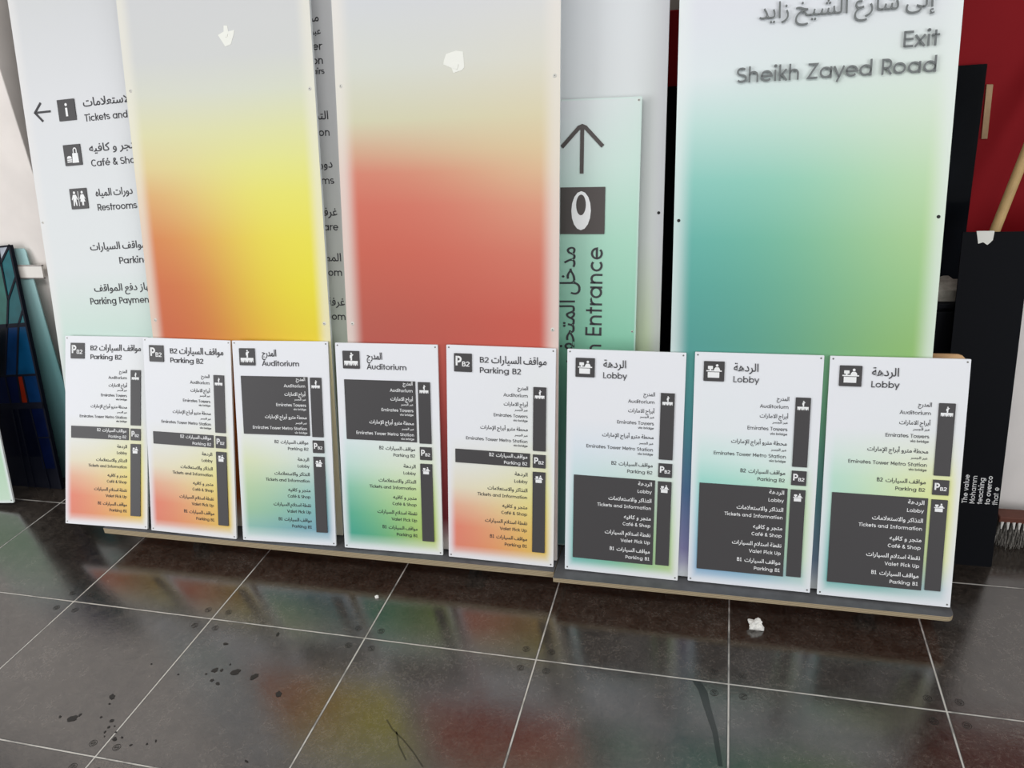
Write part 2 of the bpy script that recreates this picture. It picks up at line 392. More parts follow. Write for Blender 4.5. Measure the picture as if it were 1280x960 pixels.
# dried dark drips
m_drip = mat('dried_dark_drip', (.012, .010, .009, 1), .4)
def blob(mb, x, y, rx, ry, ang, seed, z=.0012):
    rr = random.Random(seed); n = 14; pts = []
    for i in range(n):
        a = 2*math.pi*i/n; k = 1+rr.uniform(-.22, .22); px, py = rx*k*math.cos(a), ry*k*math.sin(a)
        pts.append((x+px*math.cos(ang)-py*math.sin(ang), y+px*math.sin(ang)+py*math.cos(ang)))
    mb.slab(pts, .00005, z)
b = MB()
drips = [(0.725,-0.107,0.009,0.005),(0.76,-0.225,0.011,0.009),(0.783,-0.221,0.006,0.005),(0.776,-0.267,0.006,0.006),(0.803,-0.276,0.008,0.006),(0.834,-0.22,0.016,0.011),(0.909,-0.228,0.014,0.01),(0.797,-0.192,0.004,0.003),(0.488,-0.388,0.012,0.009),(0.5,-0.415,0.004,0.003),(0.422,-0.489,0.016,0.011),(0.436,-0.472,0.006,0.004),(0.376,-0.49,0.005,0.004),(0.556,-0.473,0.007,0.006),(0.511,-0.467,0.004,0.003),(0.564,-0.497,0.004,0.004),(0.565,-0.515,0.005,0.003),(0.614,-0.533,0.008,0.006),(0.633,-0.523,0.004,0.003),(0.68,-0.543,0.005,0.003),(0.727,-0.53,0.003,0.003),(0.747,-0.515,0.005,0.003),(1.063,-0.53,0.007,0.003),(0.647,-0.263,0.004,0.003),(0.523,-0.237,0.003,0.003),(0.885,-0.033,0.01,0.005),(1.028,-0.281,0.012,0.009),(0.74,-0.245,0.004,0.003),(0.58,-0.49,0.003,0.003),(0.6,-0.51,0.003,0.003),(0.575,-0.53,0.003,0.002)]
for k, (x, y, rx, ry) in enumerate(drips): blob(b, x, y, rx, ry, k*.7, k)
b.build('dried_drip', m_drip, floor)['kind'] = 'stuff'
b = MB(); b.slab([(2.292,-.004),(2.318,-.004),(2.338,-.04),(2.350,-.10),(2.372,-.19),(2.386,-.30),(2.374,-.30),(2.356,-.19),(2.330,-.105),(2.312,-.04)][::-1], .00005, .0004)
for P in ([(1.41,-.315),(1.44,-.345),(1.49,-.378),(1.53,-.41),(1.575,-.452)], [(1.455,-.35),(1.48,-.395),(1.52,-.44)]):
    for p, q in zip(P, P[1:]):
        d_ = Vector((q[0]-p[0], q[1]-p[1])).normalized()*.0022; b.slab([(p[0]-d_.y, p[1]+d_.x), (p[0]+d_.y, p[1]-d_.x), (q[0]+d_.y, q[1]-d_.x), (q[0]-d_.y, q[1]+d_.x)], .00005, .0004)
b.build('scuff_mark', mat('dark_scuff', (.012, .010, .009, 1), .2, IOR=1.75), floor)
# ------------------------------------------------------------------ trolley
m_plyedge = bpy.data.materials.new('layered_plywood_edge'); m_plyedge.use_nodes = True
nt = m_plyedge.node_tree; bs = nt.nodes['Principled BSDF']; tc = nt.nodes.new('ShaderNodeTexCoord'); wv = nt.nodes.new('ShaderNodeTexWave')
wv.bands_direction = 'Z'; wv.inputs['Scale'].default_value = 62; wv.inputs['Distortion'].default_value = 1.5; wv.inputs['Detail'].default_value = 3
rp = nt.nodes.new('ShaderNodeValToRGB'); rp.color_ramp.elements[0].color = srgb(128, 112, 88); rp.color_ramp.elements[1].color = srgb(190, 172, 140)
nt.links.new(tc.outputs['Object'], wv.inputs['Vector']); nt.links.new(wv.outputs['Fac'], rp.inputs['Fac']); nt.links.new(rp.outputs['Color'], bs.inputs['Base Color']); bs.inputs['Roughness'].default_value = .7
trolley = tag(empty('platform_trolley', (0, 0, 0)), 'long low plywood platform on castors carrying the row of signs', 'trolley')
def deckboard(x0, x1, y0, y1, z0, z1, r0_, r1_):
    pts = []
    for cx, cy, a, rr in ((x1-r1_, y0+r1_, -90, r1_), (x1-r1_, y1-r1_, 0, r1_), (x0+r0_, y1-r0_, 90, r0_), (x0+r0_, y0+r0_, 180, r0_)):
        for i in range(6):
            t = R(a+18*i); pts.append((cx+rr*math.cos(t), cy+rr*math.sin(t)))
    mb = MB(); n = len(pts)
    mb.raw([(x, y, z0) for x, y in pts]+[(x, y, z1) for x, y in pts], [list(range(n, 2*n))], 0)
    mb.raw([(x, y, z0) for x, y in pts], [list(range(n-1, -1, -1))], 1)
    mb.raw([(x, y, z0) for x, y in pts]+[(x, y, z1) for x, y in pts], [[i, (i+1) % n, n+(i+1) % n, n+i] for i in range(n)], 2)
    return mb.build('deck_board', [m_ply_top, m_ply_bot, m_plyedge], trolley)
deckboard(-.095, 1.80, .317, .86, .0805, .1045, .003, .003)
deckboard(1.803, 3.068, .285, .86, .088, .1045, .003, .022)
m_castor = mat('black_rubber', (.02, .02, .02, 1), .6); m_steel = mat('galvanised_steel', srgb(140, 140, 140), .4, .5, .8)
def castor(x, y):
    mb = MB(); mb.box(x-.035, x+.035, y-.03, y+.03, .078, .086); mb.box(x-.022, x-.017, y-.02, y+.02, .03, .08); mb.box(x+.017, x+.022, y-.02, y+.02, .03, .08)
    o = mb.build('castor', m_steel, trolley); w = MB(); w.tube((x-.014, y, .034), (x+.014, y, .034), .034, n=24); w.build('wheel', m_castor, o)
for x in (.25, 1.46, 2.85):
    for y in (.44, .78): castor(x, y)
# ------------------------------------------------------------------ tall background and gradient panels
def sheet(parent, w, h, t, face, edge=m_edge, r=.004, name='face_panel'):
    mb = MB(); pts = rrect(0, 0, w, h, r, 3); n = len(pts)
    mb.raw([(x, 0, z) for x, z in pts], [list(range(n))], 0)
    mb.raw([(x, 0, z) for x, z in pts]+[(x, t, z) for x, z in pts], [list(range(2*n-1, n-1, -1))]+[[(i+1) % n, i, n+i, n+(i+1) % n] for i in range(n)], 1)
    return mb.build(name, [face, edge], parent)
def dot(parent, name, x, z, r, mt, y0=-.0008, y1=.0005):
    mb = MB(); mb.disc(x, z, r, r, y0, y1, 14); return mb.build(name, mt, parent)
def bead(parent, x, z, r=.007):
    mb = MB(); n = 14
    vs = [(x, -.003, z)]; fs = []
    for k, (rr, y) in enumerate(((.5, -.0028), (1, 0.0))):
        vs += [(x+r*rr*math.cos(2*math.pi*i/n), y, z+r*rr*math.sin(2*math.pi*i/n)) for i in range(n)]
    for i in range(n):
        j = (i+1) % n; fs += [(0, 1+i, 1+j), (1+i, 1+n+i, 1+n+j, 1+j)]
    mb.raw(vs, fs); o = mb.build('fixing_bead', m_bead, parent, smooth=True)
    mb = MB(); mb.disc(x, z, .0022, .0022, -.0034, -.002, 8); mb.build('fixing_hole', m_screw, o)
HT = 2.25
def seat(pz, w, t, z):
    m = pose(pz[0], pz[1], z, *pz[2:]); return max(z, z+.1046-min((m @ Vector((x, y, 0))).z for x in (0, w) for y in (0, t)))
def sign_root(name, pz, label, cat='sign', group=None, z=.11, w=.78, t=.014):
    if pz is not pA: z = seat(pz, w, t, z)
    return tag(empty(name, mw=pose(pz[0], pz[1], z, pz[2], pz[3], pz[4])), label, cat, group)
W3 = lambda *c: [c, c, c] if len(c) == 3 and not isinstance(c[0], tuple) else list(c)
# yellow and orange panel
pA = (-.3208, .461, .0101, .2531, .0356); wA = .78
pB = (.1768, .408, -.0015, .2312, .0005); wB = .7708
o = sign_root('gradient_board', pB, 'tall blank panel fading from pale grey through yellow to orange', 'panel', 'tall blank gradient panels')
rowsB = [(0, W3((225,215,205),(225,210,190),(228,218,190))), (.12, W3((165,70,45),(190,95,50),(215,180,70))), (.5, W3((190,92,60),(205,112,55),(226,192,62))),
 (.79, [(200,100,66),(206,116,62),(228,186,56),(232,212,58)]), (.96, [(205,108,68),(212,132,70),(230,204,66),(234,222,64)]), (1.139, [(212,128,78),(222,164,88),(232,216,82),(234,224,84)]), (1.30, [(219,168,114),(225,200,124),(230,224,112),(231,226,112)]),
 (1.40, [(222,202,148),(223,214,146),(227,225,138),(227,226,138)]), (1.52, W3((219,215,172),(220,219,170),(222,223,164))), (1.66, W3((212,213,198),(212,214,201),(213,216,196))), (1.78, W3((207,208,206),(207,208,206),(208,209,206))), (HT, W3((204,204,208),(204,204,208),(205,205,209)))]
sheet(o, wB, HT, .012, printed('yellow_orange_print', wB, HT, rowsB, .010, .062, (232, 228, 214)))
for x, z in ((.02, 1.68), (.752, 1.648), (.749, .828), (.02, .83)): bead(o, x, z)
# red panel
pD = (1.0194, .382, -.0025, .2330, -.0104); wD = .7807
o = sign_root('gradient_board', pD, 'tall blank panel fading from pale grey to brick red', 'panel', 'tall blank gradient panels')
rowsD = [(0, W3((222,208,210),(222,205,205),(224,208,204))), (.12, W3((130,55,70),(140,58,66),(160,66,66))), (.5, W3((165,78,76),(178,82,76),(192,86,76))),
 (.864, W3((186,96,82),(192,96,83),(205,100,86))), (1.085, W3((201,102,84),(206,108,92),(212,128,108))), (1.246, W3((208,113,95),(212,122,104),(220,160,132))), (1.356, W3((212,130,110),(214,148,122),(222,190,152))),
 (1.43, W3((211,165,138),(213,184,150),(221,200,160))), (1.53, W3((209,206,176),(212,207,176),(219,208,174))), (1.705, W3((211,213,203),(212,213,206),(218,215,200))), (1.9, W3((208,210,212),(209,210,212),(214,214,214))), (HT, W3((208,209,213),(208,209,213),(212,213,215)))]
sheet(o, wD, HT, .012, printed('red_print', wD, HT, rowsD, .010, .070, (230, 224, 216), fade=.74))
for x, z in ((.02, 1.647), (.763, 1.645), (.022, .834), (.76, .834)): bead(o, x, z)
# teal panel with raised lettering
pG = (2.1821, .3555, 0, .2493, -.0004); wG = .776
o = sign_root('exit_sign', pG, 'tall teal to green panel with raised grey Exit lettering at the top', 'sign')
rowsG = [(0, W3((208,206,222),(205,208,222),(215,222,222))), (.1, W3((140,135,178),(120,140,172),(140,165,170))), (.3, W3((88,115,155),(85,132,150),(110,160,140))), (.55, W3((78,140,150),(90,152,138),(138,182,112))),
 (.80, W3((86,156,152),(102,166,138),(152,192,112))), (.983, W3((94,168,160),(112,178,150),(163,203,136))), (1.129, W3((106,180,171),(124,190,160),(178,212,150))), (1.31, W3((142,202,192),(150,208,184),(197,223,178))),
 (1.48, W3((190,222,216),(196,223,210),(214,229,206))), (1.62, W3((222,230,232),(218,228,225),(222,231,224))), (1.8, W3((222,224,230),(222,225,229),(223,226,229))), (HT, W3((219,221,227),(219,221,227),(220,222,228)))]
sheet(o, wG, HT, .010, printed('teal_green_print', wG, HT, rowsG, .0, .062, (230, 236, 234), fade=.7))
mb = MB(); latin(mb, 'Exit', .722, 1.665, .043, -.010, -.006, 'R', .098, .12); mb.build('lettering', m_grey_letter, o)
mb = MB(); latin(mb, 'Sheikh Zayed Road', .722, 1.594, .043, -.010, -.006, 'R', .549, .12); mb.build('lettering', m_grey_letter, o)
mb = MB(); arabic(mb, 'إلى شارع الشيخ زايد', .702, 1.768, .064, -.010, -.006, 'R', .47, 0); mb.build('lettering', m_grey_letter, o)
for x, z in ((.015, 1.192), (.759, 1.192)): dot(o, 'fixing_hole', x, z, .0052, m_hole)
# white directory on the left (partly behind the yellow panel)
pA = (-.3208, .461, .0101, .2531, .0356); wA = .78
o = sign_root('directory_board', pA, 'large white directory board with an arrow pointing left, behind the orange panel', 'sign')
rowsA = [(0, W3((225,232,230),(215,230,225),(215,230,225))), (.3, W3((150,205,190),(150,205,190),(160,205,185))), (.55, W3((185,215,204),(180,212,200),(185,214,200))), (.80, W3((209,225,217),(206,223,214),(208,224,216))), (1.0, W3((222,226,226),(222,226,226),(222,226,226))), (1.6, W3((221,222,224),(221,222,224),(220,221,223))), (HT, W3((208,209,209),(206,207,208),(202,203,205)))]
sheet(o, wA, HT, .014, printed('white_mint_print', wA, HT, rowsA, .006, .05, (230, 228, 226)))
mb = MB()
for P in ([(.128, 1.625), (.055, 1.625)], [(.086, 1.66), (.053, 1.625), (.086, 1.590)]): stroke(mb, P, False, .0075, -.003, .0003, lambda a, b: (a, b))
mb.build('arrow', m_letter, o)
def icon_plate(parent, x0, z0, s, kind, mt=m_ink, depth=.004, r=.002):
    mb = MB(); mb.rect(x0, z0, x0+s, z0+s, -depth, .0003, r); p = mb.build('icon_plate', mt, parent)
    g = MB(); pictogram(g, kind, x0, z0, s, -depth-.0006, -depth+.0003); g.build('pictogram', m_white, p); return p
def pictogram(g, kind, x, z, s, y0, y1):
    X = lambda u: x+u*s
    Zz = lambda v: z+(1-v)*s
    rc = lambda u0_, v0, u1, v1, r=0: g.rect(X(u0_), Zz(v1), X(u1), Zz(v0), y0, y1, r*s)
    dc = lambda u, v, ru, rv=None: g.disc(X(u), Zz(v), ru*s, (rv or ru)*s, y0, y1, 16)
    pg = lambda P: g.prism([(X(a), Zz(b_)) for a, b_ in P], y0, y1)
    if kind == 'lobby':
        rc(.2, .54, .76, .82); rc(.13, .45, .87, .51); rc(.2, .23, .44, .39, .02); pg([(.28,.46),(.36,.46),(.36,.39),(.28,.39)])
        dc(.64, .2, .065); pg([(.49,.45),(.79,.45),(.77,.36),(.71,.29),(.57,.29),(.51,.36)])
    elif kind == 'stage':
        dc(.53, .14, .05); pg([(.47,.54),(.57,.54),(.58,.3),(.66,.22),(.63,.18),(.53,.2),(.44,.25),(.44,.42),(.49,.42)])
        rc(.09, .56, .91, .68)
        for u in (.15, .41, .67): rc(u, .68, u+.18, .76)
        for u in (.24, .5, .76): dc(u, .78, .055); 
        for u in (.115, .371, .63, .885): rc(u-.02, .68, u+.02, .82)
    elif kind == 'parking':
        latin(g, 'P', X(.05), Zz(.66), .52*s, y0, y1, w=.2); latin(g, 'B2', X(.43), Zz(.7), .27*s, y0, y1, w=.17, width=.46*s)
    elif kind == 'info':
        dc(.5, .25, .07); rc(.44, .4, .56, .8)
    elif kind == 'shop':
        pg([(.46,.88),(.84,.88),(.82,.42),(.5,.42)][::1]); stroke(g, [(X(.58), Zz(.42)), (X(.58), Zz(.24)), (X(.64), Zz(.18)), (X(.70), Zz(.18)), (X(.75), Zz(.24)), (X(.75), Zz(.42))], False, .05*s, y0, y1, lambda a, b_: (a, b_))
        for v in (.7, .79): rc(.16, v, .44, v+.06, .02)
        pg([(.16,.67),(.44,.67),(.42,.58),(.36,.54),(.24,.54),(.18,.58)])
    elif kind == 'wc':
        rc(.485, .14, .515, .86)
        dc(.27, .2, .065); pg([(.22,.84),(.27,.58),(.32,.84),(.38,.84),(.36,.46),(.42,.56),(.45,.53),(.36,.3),(.18,.3),(.09,.53),(.12,.56),(.18,.46),(.16,.84)])
        dc(.73, .2, .065); pg([(.68,.84),(.78,.84),(.78,.66),(.88,.66),(.81,.44),(.87,.54),(.90,.51),(.81,.3),(.65,.3),(.56,.51),(.59,.54),(.65,.44),(.58,.66),(.68,.66)])
    elif kind == 'egg':
        dc(.48, .5, .215, .415)
icon_plate(o, .166, 1.583, .080, 'info'); icon_plate(o, .165, 1.412, .080, 'shop'); icon_plate(o, .166, 1.243, .080, 'wc')
def entry(parent, lines, y0=-.0016, mt=m_letter, bold=.008, w=.13, name='lettering'):
    for kind, s, x, z, sz, al, wd_ in lines:
        mb = MB()
        if kind == 'a': arabic(mb, s, x, z, sz, y0, .0003, al, wd_, bold)
        else: latin(mb, s, x, z, sz, y0, .0003, al, wd_, w)
        mb.build(name, mt, parent)
entry(o, [('a', 'التذاكر والاستعلامات', .284, 1.629, .044, 'L', .365), ('l', 'Tickets and Information', .282, 1.573, .0265, 'L', None)])
entry(o, [('a', 'متجر و كافيه', .284, 1.458, .042, 'L', .232), ('l', 'Café & Shop', .283, 1.402, .0265, 'L', .232)])
entry(o, [('a', 'دورات المياه', .286, 1.287, .040, 'L', .172), ('l', 'Restrooms', .285, 1.231, .0265, 'L', .186)])
entry(o, [('a', 'مواقف السيارات', .225, 1.078, .040, 'L', .262), ('l', 'Parking', .353, 1.019, .0265, 'L', .146)])
entry(o, [('a', 'جهاز دفع المواقف', .217, .912, .040, 'L', .290), ('l', 'Parking Payment', .188, .860, .0265, 'L', .296)])
bead(o, .012, 1.199, .005)
# directory behind, seen in the slot between the two blank panels
pC = (.555, .455, 0, R(13.8), -.005); wC = .78
o = sign_root('directory_board', pC, 'white directory board with shade painted grey, glimpsed between the yellow and red panels', 'sign')
sheet(o, wC, HT, .014, printed('shaded_sage_print', wC, HT, [(0, W3((225,232,228),(215,228,220),(215,228,220))), (.5, W3((205,215,195),(200,212,190),(200,212,190))), (1.0, W3((208,210,202),(208,210,202),(208,210,202))), (1.5, W3((210,210,210),(210,210,210),(210,210,210))), (HT, W3((212,212,214),(212,212,214),(212,212,214)))], .004, .02, (228, 228, 228)))  # white board's print greyed to carry the shade inside the slot
for ls in ([('a', 'محطة مترو', .381, 1.869, .040, 'R', None), ('a', 'عبر السلالم', .386, 1.827, .030, 'R', None), ('l', 'Emirates Tower', .388, 1.775, .0265, 'R', None), ('l', 'Metro Station', .391, 1.728, .0265, 'R', None), ('l', 'via stairs', .393, 1.695, .020, 'R', None)],
           [('a', 'التذاكر والاستعلامات', .398, 1.542, .040, 'R', None), ('l', 'Tickets and Information', .402, 1.485, .0265, 'R', None)],
           [('a', 'دورات المياه', .405, 1.375, .040, 'R', None), ('l', 'Restrooms', .409, 1.318, .0265, 'R', None)],
           [('a', 'غرفة الرعاية', .414, 1.206, .040, 'R', None), ('l', 'Baby Care', .416, 1.153, .0265, 'R', None)],
           [('a', 'المصلى', .420, 1.042, .040, 'R', None), ('l', 'Prayer Room', .423, .988, .0265, 'R', None)],
           [('a', 'غرفة', .426, .879, .040, 'R', None), ('l', 'Room', .428, .825, .0265, 'R', None)]): entry(o, ls)
# white board behind the museum sign, and the museum sign
pE = (1.352, .50, -.0017, .2358, -.0073); wE = .78
o = sign_root('backing_panel', pE, 'tall plain white panel standing behind the museum entrance sign', 'panel')
sheet(o, wE, HT, .012, printed('white_lime_print', wE, HT, [(0, W3((225,232,228),(220,230,222),(222,232,218))), (.4, W3((190,215,170),(190,215,165),(195,218,160))), (.8, W3((205,220,205),(205,220,195),(208,222,190))), (1.1, W3((222,226,226),(222,226,226),(221,226,222))), (HT, W3((221,223,228),(221,223,228),(221,223,228)))], .006, .05, (226, 227, 232)))
dot(o, 'fixing_hole', .764, 1.187, .0052, m_hole)
pF = (1.6486, .470, -.004, .2362, -.0112)
o = sign_root('entrance_sign', pF, 'narrow mint green sign reading Museum Entrance sideways under an upward arrow', 'sign', w=.4)
sheet(o, .40, 1.561, .010, printed('mint_print', .40, 1.561, [(0, W3((150,185,190),(130,175,170),(130,180,165))), (.5, W3((120,170,160),(115,175,150),(125,190,155))), (.75, W3((135,185,165),(130,190,162),(140,200,172))), (1.1, W3((178,212,198),(168,212,192),(176,220,198))), (1.35, W3((212,222,222),(205,222,216),(204,228,217))), (1.561, W3((222,222,226),(220,222,225),(214,226,222)))], .001, .008, (206, 226, 218)), mat('mint_acrylic_edge', srgb(168, 196, 186), .25))
mb = MB()
stroke(mb, [(.207, 1.478), (.207, 1.324)], False, .0125, -.003, .0003, lambda a, b: (a, b))
stroke(mb, [(.139, 1.410), (.196, 1.471), (.207, 1.4755), (.218, 1.471), (.276, 1.410)], False, .0125, -.0031, .0003, lambda a, b: (a, b)); mb.build('arrow', m_brown_ink, o)
p = icon_plate(o, .133, 1.126, .154, 'egg', m_brown_ink, .003)
mb = MB(); mb.disc(.2065, 1.222, .0165, .034, -.0042, -.0033, 24); mb.build('pictogram_centre', m_brown_ink, p)
mb = MB(); latin(mb, 'Museum Entrance', .2825, .777-.445, .055, -.0016, .0003, 'L', None, .13, rot=1)
arw = MB()
mb2 = MB(); n_ = sum(glyph(c, .13)[1] for c in 'Entrance'); nm = sum(glyph(c, .13)[1] for c in 'Museum '); k_ = .306/n_
mb = MB(); latin(mb, 'Museum Entrance', .283, 1.083-(n_+nm)*k_, .056, -.0016, .0003, 'L', (n_+nm)*k_, .13, rot=1); mb.build('lettering', m_letter, o)
mb = MB(); arabic(mb, 'مدخل المتحف', .189, 1.083, .082, -.0016, .0003, 'R', .40, .006, rot=1); mb.build('lettering', m_letter, o)
bead(o, .39, 1.55, .004); bead(o, .388, .80, .004)
# ------------------------------------------------------------------ the row of eight small level directories
PW, PH = .39, .782
Wt = WHITE
P_sal = [(0, W3((232,226,224),(232,226,222),(232,230,222))), (.05, W3((226,132,116),(231,158,110),(228,200,95))), (.12, W3((229,130,114),(231,172,126),(231,204,98))), (.20, W3((230,172,150),(231,205,158),(232,216,112))),
         (.27, W3((230,220,200),(230,224,186),(230,224,142))), (.35, W3((230,230,224),(229,228,214),(227,226,180))), (.46, W3(Wt,(232,233,236),(229,232,226))), (PH, W3(Wt, Wt, Wt))]
P_sage = [(0, W3((225,232,232),(215,228,232),(222,232,236))), (.06, W3((152,196,180),(125,175,178),(128,170,190))), (.13, W3((170,204,166),(142,192,174),(132,180,190))), (.22, W3((192,214,172),(174,206,182),(158,198,200))),
          (.32, W3((218,226,186),(216,226,208),(206,222,222))), (.42, W3((230,233,224),(231,234,235),(226,231,233))), (.5, W3(Wt, Wt, Wt)), (PH, W3(Wt, Wt, Wt))]
P_teal = [(0, W3((215,230,226),(220,232,222),(232,234,214))), (.06, W3((72,166,148),(112,182,128),(196,208,104))), (.14, W3((84,174,152),(148,200,140),(194,214,118))), (.24, W3((130,196,176),(190,218,164),(206,224,158))),
          (.33, W3((190,222,214),(218,230,208),(222,230,204))), (.44, W3((222,233,236),(228,234,232),(230,233,230))), (.52, W3(Wt, Wt, Wt)), (PH, W3(Wt, Wt, Wt))]
P_mint = [(0, W3((215,232,234),(222,232,230),(228,234,226))), (.04, W3((130,192,188),(128,190,160),(190,212,150))), (.15, W3((148,206,202),(150,206,174),(198,222,170))), (.3, W3((196,224,226),(190,222,206),(214,229,210))),
          (.45, W3((222,231,238),(226,232,238),(229,233,236))), (.55, W3(Wt, Wt, Wt)), (PH, W3(Wt, Wt, Wt))]
P_aqua = [(0, W3((215,226,236),(205,222,234),(220,230,232))), (.05, W3((140,176,206),(118,168,196),(190,216,205))), (.12, W3((134,184,208),(130,192,198),(204,226,190))), (.27, W3((150,208,214),(160,215,192),(206,228,184))),
          (.36, W3((162,219,208),(180,225,208),(215,232,208))), (.43, W3((200,230,224),(214,234,228),(228,235,232))), (.53, W3((230,235,237),(231,235,238),(232,234,238))), (PH, W3(Wt, Wt, Wt))]
P_lime = [(0, W3((215,230,230),(210,228,226),(226,230,234))), (.055, W3((112,182,178),(104,172,164),(196,212,216))), (.15, W3((126,192,188),(142,202,174),(228,230,166))), (.3, W3((174,219,205),(200,228,176),(231,233,146))),
          (.40, W3((188,226,212),(216,232,194),(230,232,162))), (.48, W3((216,232,228),(226,235,217),(231,234,214))), (.56, W3(Wt, (231,234,236), (232,234,234))), (PH, W3(Wt, Wt, Wt))]
LV = {'aud': [('المدرج', .634, .037, 'Auditorium', .6085, .087)],}
def mm(*v): return [x/1000 for x in v]
ENTRIES = [('aud', [('a','المدرج',634,37), ('l','Auditorium',608.5,87)]),
 ('aud', [('a','أبراج الامارات',577,86), ('A','عبر الجسر',560,47), ('l','Emirates Towers',536,123), ('s','via bridge',522,52)]),
 ('aud', [('a','محطة مترو أبراج الإمارات',489,171), ('A','عبر الجسر',470,47), ('l','Emirates Tower Metro Station',446.5,225), ('s','via bridge',432.5,51)]),
 ('b2', [('a','مواقف السيارات',392,113,'B2'), ('l','Parking B2',367.5,85)]),
 ('lob', [('a','الردهة',327,46), ('l','Lobby',301,48)]),
 ('lob', [('a','التذاكر والاستعلامات',269,145), ('l','Tickets and Information',243.5,183)]),
 ('lob', [('a','متجر و كافيه',206.5,91), ('l','Café & Shop',181.5,95)]),
 ('lob', [('a','نقطة استلام السيارات',147.5,155), ('l','Valet Pick Up',121.5,100)]),
 ('lob', [('a','مواقف السيارات',88.5,113,'B1'), ('l','Parking B1',63,83)])]
HEAD = {'b2': ('parking', 'مواقف السيارات', 'Parking B2', 149), 'aud': ('stage', 'المدرج', 'Auditorium', 152), 'lob': ('lobby', 'الردهة', 'Lobby', 80)}
BOX = {'aud': (30, 425, 303, 648.5), 'b2': (30, 360.5, 303, 410), 'lob': (28, 48, 304, 347.5)}
MESH = {}
def cached(key, fn, mt, parent, name):
    if key not in MESH: o = fn().build(name, mt, parent); MESH[key] = o; return o
    o = MESH[key].copy(); C.objects.link(o); o.parent = parent; return o
def entry_mesh(i, q, hl):
    mb = MB(); yb = -.0036 if hl else -.0006; y0 = yb-.0006; bd = .012 if hl else .005; w = .135 if hl else .115
    ln = ENTRIES[i][1][q]; k, s, z, wd_ = ln[:4]; z /= 1000; wd_ /= 1000
    if k == 'a':
        arabic(mb, s, .294, z, .0185, y0, yb+.0008, 'R', wd_, bd)
        if len(ln) > 4: latin(mb, ln[4], .294-wd_-.008, z, .0125, y0, yb+.0008, 'R', None, w+.01)
    elif k == 'A': arabic(mb, s, .294, z, .0112, y0, yb+.0008, 'R', wd_, bd)
    elif k == 's': latin(mb, s, .294, z, .0076, y0, yb+.0008, 'R', wd_, w)
    else: latin(mb, s, .294, z, .0114, y0, yb+.0008, 'R', wd_, w)
    return mb
def small_sign(pz, hl, prt, label, z=.11):
    z = seat(pz, PW, .008, z)
    root = tag(empty('level_directory_sign', mw=pose(pz[0], pz[1], z, pz[2], pz[3], pz[4])), label, 'sign', 'small level directories on the platform')
    sheet(root, PW, PH, .008, printed('directory_print', PW, PH, prt, .002, .034, fade=.82), r=.0025)
    ic, ah, lh, lw = HEAD[hl]
    def mk():
        mb = MB(); mb.rect(.029, .689, .0935, .7535, -.004, .0003, .002); return mb
    p = cached('plate', mk, m_ink, root, 'icon_plate')
    def mk():
        mb = MB(); pictogram(mb, ic, .029, .689, .0645, -.0046, -.0035); return mb
    cached(('pic', ic), mk, m_white, p, 'pictogram')
    def mk():
        mb = MB(); wa = {'b2': .194, 'aud': .058, 'lob': .075}[hl]; xa = .164 if hl == 'b2' else .122
        arabic(mb, ah, xa, .724, .036, -.0022, .0003, 'L', wa, .004)
        return mb
    cached(('heada', hl), mk, m_letter, root, 'heading_lettering')
    if hl == 'b2':
        def mk():
            mb = MB(); latin(mb, 'B2', .1205, .724, .0195, -.0022, .0003, width=.034, w=.12); return mb
        cached(('headb', hl), mk, m_letter, root, 'heading_lettering')
    def mk():
        mb = MB(); latin(mb, lh, .1205, .688, .0195, -.0022, .0003, 'L', lw/1000, .12); return mb
    cached(('head', hl), mk, m_letter, root, 'heading_lettering')
    def mk():
        mb = MB(); x0, z0, x1, z1 = mm(*BOX[hl]); mb.rect(x0, z0, x1, z1, -.003, .0003, .001); return mb
    hp = cached(('box', hl), mk, m_ink, root, 'highlight_plate')
    for nm, z0, z1, ic2, zi, s in (('level_bar', .422, .647, 'stage', .600, .041), ('level_tag', .361, .4085, 'parking', .3625, .043), ('level_bar', .051, .346, 'lobby', .301, .039)):
        def mk():
            mb = MB(); mb.rect(.3135, z0, .3585, z1, -.004, .0003, .0012); return mb
        bar = cached(('bar', z0), mk, m_ink, root, nm)
        def mk():
            mb = MB(); pictogram(mb, ic2, .336-s/2, zi, s, -.0046, -.0035); return mb
        cached(('pic2', z0), mk, m_white, bar, 'pictogram')
    for i, (sec, _) in enumerate(ENTRIES):
        on = sec == hl
        for q in range(len(ENTRIES[i][1])): cached(('ent', i, q, on), lambda: entry_mesh(i, q, on), m_white if on else m_letter, hp if on else root, 'entry_lettering')
    for x in (.009, PW-.009):
        for z_ in (.009, PH-.009):
            def mk():
                mb = MB(); mb.disc(x, z_, .0027, .0027, -.0009, .0003, 10); return mb
            cached(('scr', x, z_), mk, m_screw, root, 'corner_screw')
    return root
small_sign((-.2811, .3198, .0395, .4029, -.0068), 'b2', P_sal, 'small Parking B2 directory at the far left, overhanging the platform end')
small_sign((.135, .3263, .0053, .3135, -.0116), 'b2', P_sal, 'small Parking B2 directory standing before the orange panel, second from the left')
small_sign((.558, .3235, .0506, .2978, -.0059), 'aud', P_sage, 'small Auditorium directory before the yellow panel, its print sage green to slate blue')
small_sign((.9872, .3371, .0312, .2598, -.0082), 'aud', P_teal, 'small Auditorium directory before the red panel, its print teal to yellow green')
small_sign((1.4035, .3394, .008, .2616, -.014), 'b2', P_sal, 'small Parking B2 directory with a salmon and yellow base, before the red panel')
small_sign((1.8366, .3343, -.0007, .2598, -.009), 'lob', P_mint, 'small Lobby directory with a mint base, before the museum entrance sign')
small_sign((2.2601, .3351, -.0119, .2605, .0018), 'lob', P_aqua, 'small Lobby directory with an aqua blue base, middle of the three Lobby signs')
